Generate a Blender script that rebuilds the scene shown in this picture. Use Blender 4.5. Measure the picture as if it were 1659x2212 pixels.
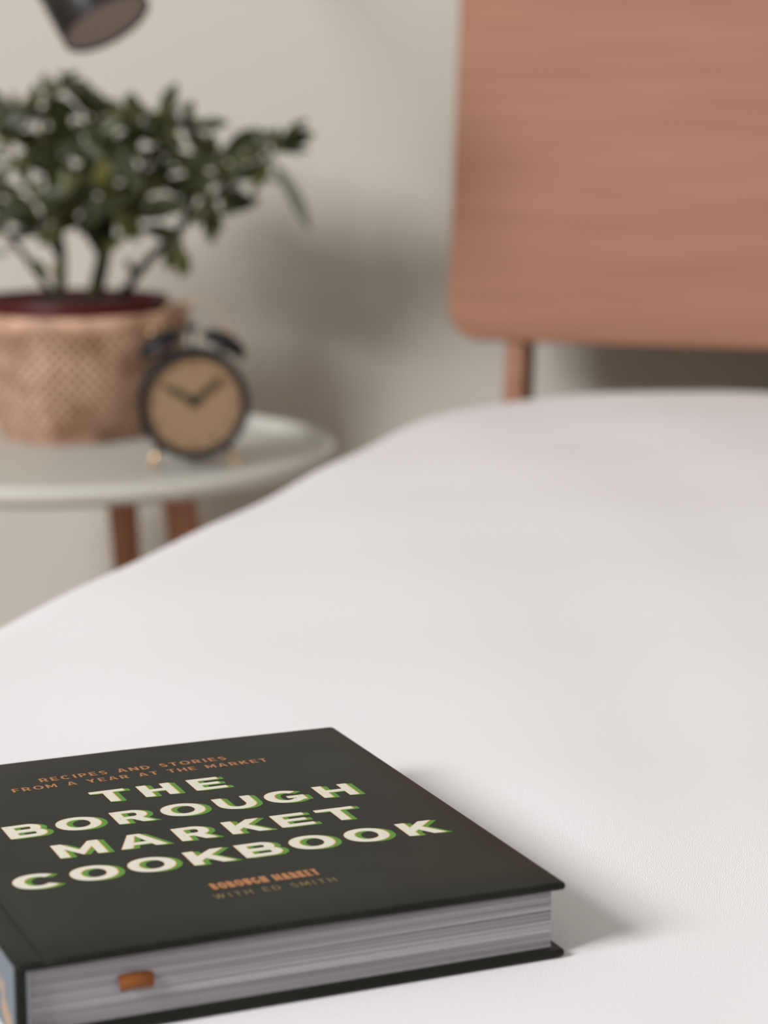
import bpy, bmesh, math, random
from mathutils import Vector, Matrix
random.seed(7)
for o in list(bpy.data.objects): bpy.data.objects.remove(o, do_unlink=True)
SC = bpy.context.scene
COL = SC.collection
PI = math.pi
FPX = 4900.0            # focal length in pixels of the 1659 x 2212 frame
PITCH = math.atan((1106 - 205) / FPX)
CAMZ = 0.85

# ------------------------------------------------------------------ camera
cam = bpy.data.cameras.new('camera')
cam.sensor_fit = 'HORIZONTAL'
cam.sensor_width = 24.0
cam.lens = FPX / 1659 * 24.0
cam.clip_start = 0.05
cam.dof.use_dof = True
cam.dof.focus_distance = 0.975
cam.dof.aperture_fstop = 6.6
cam.dof.aperture_blades = 0
camo = bpy.data.objects.new('camera', cam)
COL.objects.link(camo)
camo.location = (0, 0, CAMZ)
camo.rotation_euler = (PI / 2 - PITCH, 0, 0)
SC.camera = camo

# ------------------------------------------------------------------ world, lights, exposure
w = bpy.data.worlds.new('room_ambience')
SC.world = w
w.use_nodes = True
bg = w.node_tree.nodes['Background']
bg.inputs[0].default_value = (1.0, 0.965, 0.91, 1)
bg.inputs[1].default_value = 0.44

def area(name, loc, target, size, sizey, power, col):
    l = bpy.data.lights.new(name, 'AREA')
    l.shape = 'RECTANGLE'
    l.size = size
    l.size_y = sizey
    l.energy = power
    l.color = col
    o = bpy.data.objects.new(name, l)
    COL.objects.link(o)
    o.location = loc
    o.rotation_euler = (Vector(target) - Vector(loc)).to_track_quat('-Z', 'Y').to_euler()
    return o

area('window_light', (-2.72, -1.0, 2.50), (-0.1, 1.7, 0.55), 1.25, 1.2, 184, (0.98, 0.975, 1.0))

vs = SC.view_settings
SC.display_settings.display_device = 'sRGB'
vs.view_transform = 'Standard'
vs.look = 'None'
vs.exposure = 0.0
vs.gamma = 1.0
vs.use_curve_mapping = False

# ------------------------------------------------------------------ frames
E_ = Vector((0.955, -0.2966, 0))     # along the back wall, to the right
D_ = Vector((0.2966, 0.955, 0))      # from the foot of the bed towards the wall
BED_YAW = math.atan2(E_.y, E_.x)

def st(s, t, z): return E_ * s + D_ * t + Vector((0, 0, z))

def at(u, v, Y):                     # the point of the room seen at pixel (u, v) at distance Y along +Y
    x, y = (u - 829.5) / FPX, (1106 - v) / FPX
    c, s = math.cos(PITCH), math.sin(PITCH)
    d = Vector((x, c + y * s, -s + y * c))
    return d * (Y / d.y) + Vector((0, 0, CAMZ))

# ------------------------------------------------------------------ materials
def lin(c):
    return tuple(((v / 255) / 12.92 if v / 255 <= 0.04045 else ((v / 255 + 0.055) / 1.055) ** 2.4) for v in c) + (1,)

def mat(name, col, rough=0.5, metal=0.0, spec=0.5, col2=None, scale=20, stretch=(1, 1, 1), detail=4,
        bump=0.0, bscale=None, coat=0.0, sheen=0.0, lo=0.35, hi=0.65, bdist=0.001, rot=(0, 0, 0)):
    m = bpy.data.materials.new(name)
    m.use_nodes = True
    nt = m.node_tree
    b = nt.nodes['Principled BSDF']
    b.inputs['Base Color'].default_value = col
    b.inputs['Roughness'].default_value = rough
    b.inputs['Metallic'].default_value = metal
    b.inputs['Specular IOR Level'].default_value = spec
    b.inputs['Coat Weight'].default_value = coat
    b.inputs['Sheen Weight'].default_value = sheen
    tc = nt.nodes.new('ShaderNodeTexCoord')
    mp = nt.nodes.new('ShaderNodeMapping')
    mp.inputs['Scale'].default_value = stretch
    mp.inputs['Rotation'].default_value = rot
    nt.links.new(tc.outputs['Object'], mp.inputs[0])
    if col2:
        n = nt.nodes.new('ShaderNodeTexNoise')
        n.inputs['Scale'].default_value = scale
        n.inputs['Detail'].default_value = detail
        r = nt.nodes.new('ShaderNodeValToRGB')
        r.color_ramp.elements[0].position = lo
        r.color_ramp.elements[0].color = col
        r.color_ramp.elements[1].position = hi
        r.color_ramp.elements[1].color = col2
        nt.links.new(mp.outputs[0], n.inputs['Vector'])
        nt.links.new(n.outputs['Fac'], r.inputs[0])
        nt.links.new(r.outputs[0], b.inputs['Base Color'])
    if bump:
        n = nt.nodes.new('ShaderNodeTexNoise')
        n.inputs['Scale'].default_value = bscale or scale
        n.inputs['Detail'].default_value = 3
        bp = nt.nodes.new('ShaderNodeBump')
        bp.inputs['Strength'].default_value = bump
        bp.inputs['Distance'].default_value = bdist
        nt.links.new(mp.outputs[0], n.inputs['Vector'])
        nt.links.new(n.outputs['Fac'], bp.inputs['Height'])
        nt.links.new(bp.outputs[0], b.inputs['Normal'])
    return m

M = {}
M['wall'] = mat('wall_paint', (0.585, 0.56, 0.495, 1), 0.9, spec=0.1, bump=0.1, bscale=180)
M['floor'] = mat('floor_boards', (0.30, 0.20, 0.13, 1), 0.5, col2=(0.22, 0.14, 0.09, 1), scale=6, stretch=(1, 12, 1))
M['trim'] = mat('white_gloss_paint', (0.75, 0.74, 0.71, 1), 0.4)
M['wood'] = mat('oiled_oak_veneer', (0.385, 0.195, 0.122, 1), 0.62, spec=0.2, col2=(0.315, 0.155, 0.094, 1), scale=9,
                stretch=(0.35, 4, 5), lo=0.3, hi=0.72, detail=6, bump=0.15, bscale=60)
M['wood_leg'] = mat('turned_beech_leg', (0.54, 0.28, 0.18, 1), 0.55, spec=0.2, col2=(0.45, 0.22, 0.14, 1), scale=9, stretch=(6, 6, 0.6))
M['lacquer'] = mat('pale_green_white_lacquer', (0.60, 0.595, 0.54, 1), 0.4, spec=0.3)
M['mattress'] = mat('mattress_ticking', (0.7, 0.69, 0.67, 1), 0.9, spec=0.1)
M['cover'] = mat('cover_cloth', (0.0125, 0.0135, 0.0105, 1), 0.40, spec=0.12, col2=(0.0175, 0.0185, 0.0145, 1), scale=18, bump=0.06, bscale=900, bdist=0.0003)
M['spine'] = mat('printed_spine', (0.11, 0.135, 0.15, 1), 0.5, spec=0.2, col2=(0.30, 0.20, 0.13, 1), scale=90, lo=0.54, hi=0.60, detail=1)
M['ink_cream'] = mat('cream_print', (0.70, 0.675, 0.57, 1), 0.5, spec=0.15)
M['ink_green'] = mat('green_print', (0.105, 0.265, 0.04, 1), 0.5, spec=0.15)
M['ink_orange'] = mat('orange_print', (0.75, 0.36, 0.10, 1), 0.5, spec=0.15)
M['ink_copper'] = mat('copper_print', (0.40, 0.18, 0.075, 1), 0.5, spec=0.15)
M['ink_gold'] = mat('dull_gold_print', (0.22, 0.155, 0.07, 1), 0.5, spec=0.15)
M['ribbon'] = mat('orange_ribbon', (0.24, 0.078, 0.020, 1), 0.6, spec=0.2)
M['thread'] = mat('headband_thread', (0.35, 0.42, 0.46, 1), 0.7)
M['red_pot'] = mat('dark_red_plastic', (0.075, 0.007, 0.007, 1), 0.45, spec=0.2)
M['soil'] = mat('potting_soil', (0.018, 0.012, 0.008, 1), 0.95, col2=(0.05, 0.035, 0.02, 1), scale=90, bump=0.8, bscale=90)
M['basket'] = mat('woven_bamboo', (0.66, 0.41, 0.28, 1), 0.5, spec=0.35, col2=(0.36, 0.20, 0.125, 1), scale=30, lo=0.38, hi=0.66)
M['basket_dark'] = mat('bamboo_inner_layer', (0.07, 0.032, 0.018, 1), 0.8)
M['stem'] = mat('green_brown_bark', (0.022, 0.022, 0.010, 1), 0.7, spec=0.2, col2=(0.05, 0.045, 0.018, 1), scale=60)
M['black_metal'] = mat('black_enamel', (0.007, 0.007, 0.010, 1), 0.42, spec=0.30)
M['brass'] = mat('brass', (0.75, 0.52, 0.30, 1), 0.28, metal=1.0)
M['dial'] = mat('tan_dial', (0.29, 0.19, 0.11, 1), 0.6, spec=0.2)
M['dial_mark'] = mat('dial_numerals', (0.16, 0.105, 0.06, 1), 0.6, spec=0.2)
M['hand'] = mat('dark_olive_hand', (0.055, 0.045, 0.022, 1), 0.5, spec=0.2)
M['lamp_shell'] = mat('black_lamp_paint', (0.010, 0.009, 0.009, 1), 0.32, spec=0.6)
M['lamp_inner'] = mat('grey_brown_diffuser', (0.32, 0.27, 0.25, 1), 0.7, spec=0.1)

def leaf_mat(name, c1, c2):
    return mat(name, c1, 0.42, spec=0.30, col2=c2, scale=40, lo=0.3, hi=0.75, detail=2)
LEAF = [leaf_mat('dark_leaf', (0.018, 0.022, 0.006, 1), (0.040, 0.045, 0.011, 1)),
        leaf_mat('olive_leaf', (0.040, 0.045, 0.010, 1), (0.085, 0.088, 0.018, 1)),
        leaf_mat('yellow_green_leaf', (0.075, 0.078, 0.015, 1), (0.14, 0.13, 0.022, 1)),
        leaf_mat('grey_green_leaf', (0.14, 0.155, 0.11, 1), (0.22, 0.235, 0.17, 1))]

def sheet_mat():
    m = mat('white_cotton', (0.80, 0.775, 0.785, 1), 0.92, spec=0.08, sheen=0.15)
    nt = m.node_tree
    b = nt.nodes['Principled BSDF']
    tc = nt.nodes.new('ShaderNodeTexCoord')
    prev = None
    for k, (rot, sc) in enumerate(((0.0, 1100.0), (PI / 2, 1100.0))):
        mp = nt.nodes.new('ShaderNodeMapping')
        mp.inputs['Rotation'].default_value = (0, 0, rot)
        wv = nt.nodes.new('ShaderNodeTexWave')
        wv.inputs['Scale'].default_value = 330
        wv.inputs['Distortion'].default_value = 9.0
        wv.inputs['Detail'].default_value = 2
        nt.links.new(tc.outputs['Object'], mp.inputs[0])
        nt.links.new(mp.outputs[0], wv.inputs['Vector'])
        if prev is None:
            prev = wv.outputs['Fac']
        else:
            ad = nt.nodes.new('ShaderNodeMath')
            ad.operation = 'ADD'
            nt.links.new(prev, ad.inputs[0])
            nt.links.new(wv.outputs['Fac'], ad.inputs[1])
            prev = ad.outputs[0]
    n = nt.nodes.new('ShaderNodeTexNoise')
    n.inputs['Scale'].default_value = 900
    nt.links.new(tc.outputs['Object'], n.inputs['Vector'])
    ad = nt.nodes.new('ShaderNodeMath')
    ad.operation = 'ADD'
    nt.links.new(prev, ad.inputs[0])
    nt.links.new(n.outputs['Fac'], ad.inputs[1])
    bp = nt.nodes.new('ShaderNodeBump')
    bp.inputs['Strength'].default_value = 0.35
    bp.inputs['Distance'].default_value = 0.00025
    nt.links.new(ad.outputs[0], bp.inputs['Height'])
    nt.links.new(bp.outputs[0], b.inputs['Normal'])
    return m
M['sheet'] = sheet_mat()

def paper_mat():
    m = bpy.data.materials.new('page_edges')
    m.use_nodes = True
    nt = m.node_tree
    b = nt.nodes['Principled BSDF']
    b.inputs['Roughness'].default_value = 0.8
    b.inputs['Specular IOR Level'].default_value = 0.1
    tc = nt.nodes.new('ShaderNodeTexCoord')
    mp = nt.nodes.new('ShaderNodeMapping')
    mp.inputs['Scale'].default_value = (2.5, 2.5, 900)
    n = nt.nodes.new('ShaderNodeTexNoise')
    n.inputs['Scale'].default_value = 1
    n.inputs['Detail'].default_value = 3
    r = nt.nodes.new('ShaderNodeValToRGB')
    r.color_ramp.elements[0].position = 0.3
    r.color_ramp.elements[0].color = (0.27, 0.245, 0.26, 1)
    r.color_ramp.elements[1].position = 0.6
    r.color_ramp.elements[1].color = (0.52, 0.495, 0.53, 1)
    nt.links.new(tc.outputs['Object'], mp.inputs[0])
    nt.links.new(mp.outputs[0], n.inputs['Vector'])
    nt.links.new(n.outputs['Fac'], r.inputs[0])
    nt.links.new(r.outputs[0], b.inputs['Base Color'])
    return m
M['paper'] = paper_mat()

# ------------------------------------------------------------------ helpers
def obj(name, bm, m, parent=None, smooth=False):
    me = bpy.data.meshes.new(name)
    bm.normal_update()
    bm.to_mesh(me)
    bm.free()
    me.materials.append(m)
    if smooth:
        me.polygons.foreach_set('use_smooth', [True] * len(me.polygons))
    o = bpy.data.objects.new(name, me)
    COL.objects.link(o)
    if parent: o.parent = parent
    return o

def smooth_by_angle(o, deg=35):
    me = o.data
    me.polygons.foreach_set('use_smooth', [True] * len(me.polygons))
    bm = bmesh.new(); bm.from_mesh(me)
    for e in bm.edges:
        e.smooth = not (len(e.link_faces) == 2 and e.calc_face_angle(0) > math.radians(deg))
    bm.to_mesh(me); bm.free()
    return o

def thing(name, label, cat, loc=(0, 0, 0), rotz=0, group=None):
    o = bpy.data.objects.new(name, None)
    COL.objects.link(o)
    o.empty_display_size = 0.05
    o.location = loc
    o.rotation_euler = (0, 0, rotz)
    return tag(o, label, cat, group)

def tag(o, label, cat, group=None):
    o['label'] = label
    o['category'] = cat
    if group: o['group'] = group
    return o

def struct(o):
    o['kind'] = 'structure'
    return o

def add_box(bm, x0, x1, y0, y1, z0, z1, bev=0.0, seg=2, mtx=None):
    r = bmesh.ops.create_cube(bm, size=1)
    vs_ = r['verts']
    for v in vs_:
        v.co = Vector((x0 + (v.co.x + .5) * (x1 - x0), y0 + (v.co.y + .5) * (y1 - y0), z0 + (v.co.z + .5) * (z1 - z0)))
    if bev:
        es = list({e for v in vs_ for e in v.link_edges})
        rr = bmesh.ops.bevel(bm, geom=es, offset=bev, segments=seg, profile=0.5, affect='EDGES')
        vs_ = list({v for f in rr['faces'] for v in f.verts} | {v for v in vs_ if v.is_valid})
    if mtx:
        bmesh.ops.transform(bm, matrix=mtx, verts=vs_)

def add_lathe(bm, prof, n=48, mtx=None):
    """prof: list of (r, z); r=0 closes."""
    rings = []
    allv = []
    for r, z in prof:
        if r <= 1e-9:
            v = bm.verts.new((0, 0, z)); rings.append([v]); allv.append(v)
        else:
            ring = [bm.verts.new((r * math.cos(2 * PI * k / n), r * math.sin(2 * PI * k / n), z)) for k in range(n)]
            rings.append(ring); allv += ring
    for a, b in zip(rings, rings[1:]):
        for k in range(n):
            k2 = (k + 1) % n
            if len(a) == 1 and len(b) == 1: continue
            if len(a) == 1: bm.faces.new((a[0], b[k2], b[k]))
            elif len(b) == 1: bm.faces.new((a[k], a[k2], b[0]))
            else: bm.faces.new((a[k], a[k2], b[k2], b[k]))
    bmesh.ops.recalc_face_normals(bm, faces=list({f for v in allv for f in v.link_faces}))
    if mtx: bmesh.ops.transform(bm, matrix=mtx, verts=allv)

def add_tube(bm, pts, rad, n=12):
    """tube along pts; rad: number or list. closed ends."""
    pts = [Vector(p) for p in pts]
    if not isinstance(rad, (list, tuple)): rad = [rad] * len(pts)
    rings = []
    up = None
    for i, p in enumerate(pts):
        t = (pts[min(i + 1, len(pts) - 1)] - pts[max(i - 1, 0)]).normalized()
        if up is None:
            up = t.orthogonal().normalized()
        up = (up - t * up.dot(t)).normalized()
        sd = t.cross(up)
        rings.append([bm.verts.new(p + (up * math.cos(2 * PI * k / n) + sd * math.sin(2 * PI * k / n)) * rad[i]) for k in range(n)])
    for a, b in zip(rings, rings[1:]):
        for k in range(n):
            bm.faces.new((a[k], a[(k + 1) % n], b[(k + 1) % n], b[k]))
    bm.faces.new(list(reversed(rings[0])))
    bm.faces.new(rings[-1])

def catmull(pts, k=6):
    pts = [Vector(p) for p in pts]
    P = [pts[0] * 2 - pts[1]] + pts + [pts[-1] * 2 - pts[-2]]
    out = []
    for i in range(1, len(P) - 2):
        for j in range(k):
            t = j / k
            a, b, c, d = P[i - 1], P[i], P[i + 1], P[i + 2]
            out.append(0.5 * ((2 * b) + (c - a) * t + (2 * a - 5 * b + 4 * c - d) * t * t + (3 * b - a - 3 * c + d) * t ** 3))
    out.append(pts[-1])
    return out

def loft(bm, rings, closed_ends=True):
    R_ = [[bm.verts.new(p) for p in r] for r in rings]
    n = len(R_[0])
    for a, b in zip(R_, R_[1:]):
        for k in range(n):
            bm.faces.new((a[k], a[(k + 1) % n], b[(k + 1) % n], b[k]))
    if closed_ends:
        bm.faces.new(list(reversed(R_[0])))
        bm.faces.new(R_[-1])
    bmesh.ops.recalc_face_normals(bm, faces=bm.faces[:])
    return R_

# ------------------------------------------------------------------ the room
WALL_T = 2.95
KS = 1.14           # the bedside group stands this much farther from the camera than first measured
FLOOR_L = CAMZ - CAMZ / KS   # floor height in that group's own measure
def push_back(o):
    o.location = Vector((0, 0, CAMZ)) + (o.location - Vector((0, 0, CAMZ))) * KS
    o.scale = (KS, KS, KS)
SMIN, SMAX, TMIN = -4.2, 2.6, -2.0
FR = Matrix.Rotation(BED_YAW, 4, 'Z')
def room_box(name, m, s0, s1, t0, t1, z0, z1, bev=0):
    bm = bmesh.new()
    add_box(bm, s0, s1, t0, t1, z0, z1, bev)
    o = obj(name, bm, m)
    o.rotation_euler = (0, 0, BED_YAW)
    return struct(o)
room_box('wall_back', M['wall'], SMIN, SMAX, WALL_T, WALL_T + 0.12, 0, 2.6)
room_box('wall_right', M['wall'], SMAX, SMAX + 0.12, TMIN, WALL_T + 0.12, 0, 2.6)
room_box('baseboard_back', M['trim'], SMIN, SMAX, WALL_T - 0.016, WALL_T, 0.0, 0.06, 0.004)
fl = room_box('floor', M['floor'], SMIN, SMAX + 0.12, TMIN, WALL_T + 0.12, -0.1, 0.0)

# ------------------------------------------------------------------ bed
BS0, BS1, BT0, BT1 = -0.69, 0.95, 0.44, 2.60          # duvet outline in the bed's own frame
bed = thing('bed', 'wooden bed with rounded oak headboard panel on narrow posts, against the wall', 'bed', st(0, 0, 0), BED_YAW)

def rounded_rect(x0, x1, y0, y1, r, n=8):
    out = []
    for cx, cy, a in ((x1 - r, y1 - r, 0), (x0 + r, y1 - r, PI / 2), (x0 + r, y0 + r, PI), (x1 - r, y0 + r, 1.5 * PI)):
        for k in range(n + 1):
            t = a + PI / 2 * k / n
            out.append((cx + r * math.cos(t), cy + r * math.sin(t)))
    return out

HB_LEAN = math.radians(7.2)
HB0, HB1, HBZ, HBT = -0.748, 1.008, 0.556, 2.665
bm = bmesh.new()
rings = []
th = 0.022
for yo, ins in ((0, 0.0035), (0.0012, 0.0012), (0.0035, 0), (th - .0035, 0), (th - .0012, 0.0012), (th, 0.0035)):
    rings.append([Vector((x, yo, z)) for x, z in rounded_rect(HB0 + ins, HB1 - ins, 0 + ins, 0.62 - ins, 0.042 - ins * .5, 10)])
loft(bm, rings)
hb = obj('headboard', bm, M['wood'], bed)
smooth_by_angle(hb, 30)
hb.location = (0, HBT, HBZ)
hb.rotation_euler = (-HB_LEAN, 0, 0)
for s in (-0.664, 0.924):
    bm = bmesh.new()
    def q(z, tt): return HBT + th * 1.02 + (z - HBZ) * math.tan(HB_LEAN)
    prof = []
    for z in (0.0, 0.30, 0.56, 0.60, 1.0):
        c = HBT + (z - HBZ) * math.tan(HB_LEAN)
        fr = c + (th + 0.0015) if z > 0.57 else c + 0.006
        if z == 0.60: fr = c + th + 0.0015
        if z == 0.56: fr = c + 0.010
        prof.append((z, fr, c + 0.070, 0.0115 + (0.0012 if z < 0.4 else 0)))
    rings = [[Vector((s - hw, f, z)), Vector((s + hw, f, z)), Vector((s + hw, bk, z)), Vector((s - hw, bk, z))] for z, f, bk, hw in prof]
    loft(bm, rings)
    bmesh.ops.bevel(bm, geom=[e for e in bm.edges if abs(e.verts[0].co.z - e.verts[1].co.z) > 0.01], offset=0.002, segments=2, affect='EDGES')
    obj('headboard_post', bm, M['wood'], bed)
for s in (BS0 + 0.05, BS1 - 0.05):
    bm = bmesh.new(); add_box(bm, s - 0.012, s + 0.012, BT0 + 0.05, 2.66, 0.20, 0.32, 0.004)
    obj('side_rail', bm, M['wood'], bed)
bm = bmesh.new(); add_box(bm, BS0 + 0.064, BS1 - 0.064, BT0 + 0.05, BT0 + 0.074, 0.20, 0.32, 0.004)
obj('foot_rail', bm, M['wood'], bed)
for s in (BS0 + 0.08, BS1 - 0.08):
    bm = bmesh.new(); add_lathe(bm, [(0, 0), (0.016, 0), (0.024, 0.199), (0, 0.199)], 20, Matrix.Translation((s, BT0 + 0.11, 0)))
    obj('leg', bm, M['wood_leg'], bed, True)
bm = bmesh.new(); add_box(bm, BS0 + 0.07, BS1 - 0.07, BT0 + 0.08, 2.46, 0.24, 0.262, 0.003)
obj('bed_base', bm, M['wood_leg'], bed)

mt = bmesh.new(); add_box(mt, BS0 + 0.065, BS1 - 0.065, BT0 + 0.08, BT1 - 0.12, 0.262, 0.475, 0.04, 4)
mat_o = obj('mattress', mt, M['mattress'])
mat_o.rotation_euler = (0, 0, BED_YAW)
smooth_by_angle(mat_o)
tag(mat_o, 'white mattress on the wooden bed, under the white duvet', 'mattress')

BOOK = Vector((-0.12737, 0.74230, 0.524)); BOOK_ROT = math.radians(23.33)

def duvet_top(s, t):
    """height of the cloth at bed coordinates (s, t), before the edges roll over"""
    z = 0.524
    z += 0.004 * math.sin(1.7 * s + 0.9) * math.sin(2.1 * t - 0.4) * min(1, max(0, (t - 1.25) / 0.4))
    p = st(s, t, 0)
    l = Matrix.Rotation(-BOOK_ROT, 3, 'Z') @ (p - Vector((BOOK.x, BOOK.y, 0)))
    dx = max(0, -l.x, l.x - 0.2147); dy = max(0, -l.y, l.y - 0.2375)
    dd = min(1, math.hypot(dx, dy) / 0.12)
    w_ = dd * dd * (3 - 2 * dd)
    wr = 0.0016 * math.sin(14 * s + 5 * t + 1.2 * math.sin(6 * t)) + 0.0010 * math.sin(23 * t - 9 * s + 2) \
        + 0.0007 * math.sin(47 * s + 15 * t + 3 * math.sin(7 * s))
    return z + w_ * wr - 0.0005

bm = bmesh.new()
NS, NT = 150, 170
HANG = 0.20
def edge_profile(a):                      # a: arc length past the start of the roll -> (outwards, drop)
    r = 0.052
    if a <= r * PI / 2:
        th_ = a / r
        return r * math.sin(th_), r * (1 - math.cos(th_))
    return r + 0.02 * (1 - math.exp(-(a - r * PI / 2) / 0.1)), r + (a - r * PI / 2)
cs, ct = (BS0 + BS1) / 2, (BT0 + BT1) / 2
hs, ht = (BS1 - BS0) / 2, (BT1 - BT0) / 2
RC = 0.34                                  # corner radius in plan
def inner_clamp(s, t):
    ds, dt = s - cs, t - ct
    ins, intt = hs - RC, ht - RC
    qs = max(-ins, min(ins, ds)); qt = max(-intt, min(intt, dt))
    return qs, qt, ds - qs, dt - qt
def duvet_point(s, t, off):
    qs, qt, es, et = inner_clamp(s, t)
    L_ = math.hypot(es, et)
    r0 = RC - 0.052
    if L_ <= r0 or L_ < 1e-9:
        drop = 0.005 * max(0, (L_ / r0)) ** 2.2
        return Vector((s, t, duvet_top(s, t) - drop - off))
    n_s, n_t = es / L_, et / L_
    out, dn = edge_profile(L_ - r0)
    th_ = min(PI / 2, (L_ - r0) / 0.052)
    wob = 0.006 * math.sin(9 * (s + t)) * min(1, dn / 0.1)
    rr = r0 + out + wob - off * math.sin(th_)
    return Vector((cs + qs + n_s * rr, ct + qt + n_t * rr, duvet_top(cs + qs + n_s * r0, ct + qt + n_t * r0) - 0.005 - dn - off * math.cos(th_)))
EXT = HANG
def axis(lo, hi, n):
    return [lo + (hi - lo) * k / n for k in range(n + 1)]
ss = axis(BS0 - EXT, BS1 + EXT, NS); tt = axis(BT0 - EXT, BT1 + 0.02, NT)
layers = []
for off in (0.0, 0.012):
    layers.append([[bm.verts.new(duvet_point(s, t, off)) for t in tt] for s in ss])
for li, G in enumerate(layers):
    for i in range(NS):
        for j in range(NT):
            f = (G[i][j], G[i + 1][j], G[i + 1][j + 1], G[i][j + 1])
            bm.faces.new(f if li == 0 else tuple(reversed(f)))
A, B = layers
def rim(pa, pb):
    for (a0, a1), (b0, b1) in zip(zip(pa, pa[1:]), zip(pb, pb[1:])):
        bm.faces.new((a0, b0, b1, a1))
rim([A[i][0] for i in range(NS + 1)], [B[i][0] for i in range(NS + 1)])
rim([A[i][NT] for i in range(NS, -1, -1)], [B[i][NT] for i in range(NS, -1, -1)])
rim([A[0][j] for j in range(NT, -1, -1)], [B[0][j] for j in range(NT, -1, -1)])
rim([A[NS][j] for j in range(NT + 1)], [B[NS][j] for j in range(NT + 1)])
dv = obj('duvet', bm, M['sheet'], None, True)
dv.rotation_euler = (0, 0, BED_YAW)
tag(dv, 'smooth plain white cotton duvet spread over the whole bed', 'duvet')

# ------------------------------------------------------------------ bedside table
TZ = 0.491
TC = Vector((-0.319, 2.275, 0)); TR = 0.270
tb = thing('bedside_table', 'round pale tray-topped bedside table on splayed wooden legs', 'table', TC + Vector((0, 0, FLOOR_L)), 0)
zo = -FLOOR_L
bm = bmesh.new()
z0 = TZ - 0.009 - FLOOR_L
add_lathe(bm, [(0, z0), (TR - 0.016, z0), (TR - 0.007, z0 + 0.0022), (TR - 0.001, z0 + 0.008), (TR, z0 + 0.018), (TR - 0.0012, z0 + 0.0205),
               (TR - 0.0042, z0 + 0.0212), (TR - 0.0065, z0 + 0.0195), (TR - 0.009, z0 + 0.0145), (TR - 0.015, z0 + 0.0103), (TR - 0.024, z0 + 0.009), (0, z0 + 0.009)], 128)
obj('tray_top', bm, M['lacquer'], tb, True)
for k, deg in enumerate((-31, 76, 202)):
    a = math.radians(deg)
    r_top, r_bot = 0.138, 0.215
    r_top = (0.133, 0.138, 0.198)[k]; r_bot = r_top + 0.055
    bm = bmesh.new()
    top = Vector((math.cos(a) * r_top, math.sin(a) * r_top, z0 - 0.0044)); bot = Vector((math.cos(a) * r_bot, math.sin(a) * r_bot, 0.0))
    n = 6
    add_tube(bm, [top.lerp(bot, i / n) for i in range(n + 1)], [0.0172 - 0.0050 * i / n for i in range(n + 1)], 20)
    for v in bm.verts:
        if v.co.z < 0.01: v.co.z = 0.0
        if v.co.z > z0 - 0.014: v.co.z = z0 - 0.0042
    lg = smooth_by_angle(obj('leg', bm, M['wood_leg'], tb), 50)
    bm = bmesh.new()
    add_lathe(bm, [(0, z0 - 0.004), (0.021, z0 - 0.004), (0.022, z0 - 0.003), (0.022, z0 - 0.0003), (0, z0 - 0.0003)], 32, Matrix.Translation((top.x, top.y, 0)))
    obj('mounting_plate', bm, M['black_metal'], lg)

push_back(tb)

# ------------------------------------------------------------------ basket
BC = Vector((at(165, 800, 2.437).x, 2.437, TZ + 0.0004))
bk = thing('basket', 'woven bamboo basket with folded rim, holding the potted plant', 'basket', BC, 0)
BH = 0.133
def basket_r(phi, h, off=0.0):
    """radius at angle phi, relative height h (0 base - 1 rim): square base turning into a round rim"""
    k = max(0.0, 1 - h) ** 1.1
    # square with rounded corners, one corner towards the camera (phi = -90 deg)
    p = phi + PI / 2
    q = abs(math.cos(2 * p)) ** 1.4
    corner = 1 + 0.18 * k * (q if math.cos(2 * p) > 0 else -q * 0.6)
    base = 0.087 + (0.1205 - 0.087) * (1 - max(0.0, 1 - h) ** 2.4)
    return (base * corner + off)
def basket_pt(phi, h, off=0.0):
    r = basket_r(phi, h, off)
    rise = 0.004 * math.cos(2 * (phi)) * max(0, h - .6)
    return Vector((r * math.cos(phi), r * math.sin(phi), h * BH + rise))
bm = bmesh.new()
N, HN = 96, 16
rings = [[basket_pt(2 * PI * k / N, h / HN, -0.0016) for k in range(N)] for h in range(HN + 1)]
inner = [[basket_pt(2 * PI * k / N, h / HN, -0.0034) for k in range(N)] for h in range(HN, 0, -1)]
base_in = [[Vector((p.x * .98, p.y * .98, 0.004)) for p in inner[-1]]]
loft(bm, rings + inner + base_in)
obj('basket_shell', bm, M['basket_dark'], bk, True)
# diagonal strands, over-under in two directions: one joined part (hundreds of thin strips)
bm = bmesh.new()
NST = 66
for dirn in (1, -1):
    for k in range(NST):
        a0 = 2 * PI * k / NST
        pts = []
        nn = 26
        w_h = 0.0026
        prev = None
        for j in range(nn + 1):
            h = j / nn * 0.90
            phi = a0 + dirn * h * 1.02
            cell = (phi * NST / (2 * PI))
            over = 0.0007 * dirn * math.cos(h * 0.98 * NST / PI * 1.02 + (k % 2) * PI)
            c = basket_pt(phi, h, 0.0009 + over)
            r = math.hypot(c.x, c.y)
            da = w_h / r
            l = basket_pt(phi - da, h, 0.0004 + over); m_ = c; rr = basket_pt(phi + da, h, 0.0004 + over)
            cur = [bm.verts.new(l), bm.verts.new(m_), bm.verts.new(rr)]
            if prev:
                bm.faces.new((prev[0], cur[0], cur[1], prev[1])); bm.faces.new((prev[1], cur[1], cur[2], prev[2]))
            prev = cur
bmesh.ops.recalc_face_normals(bm, faces=bm.faces[:])
so = obj('woven_strands', bm, M['basket'], bk, True)
so['kind'] = 'stuff'
bm = bmesh.new()
rings = []
for off, h in ((0.0012, 0.885), (0.0034, 0.90), (0.0036, 0.99), (0.0022, 1.012), (-0.001, 1.015), (-0.0040, 0.995), (-0.0042, 0.90)):
    rings.append([basket_pt(2 * PI * k / N, h, off) for k in range(N)])
loft(bm, rings, False)
obj('folded_rim', bm, M['basket'], bk, True)

push_back(bk)

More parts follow.
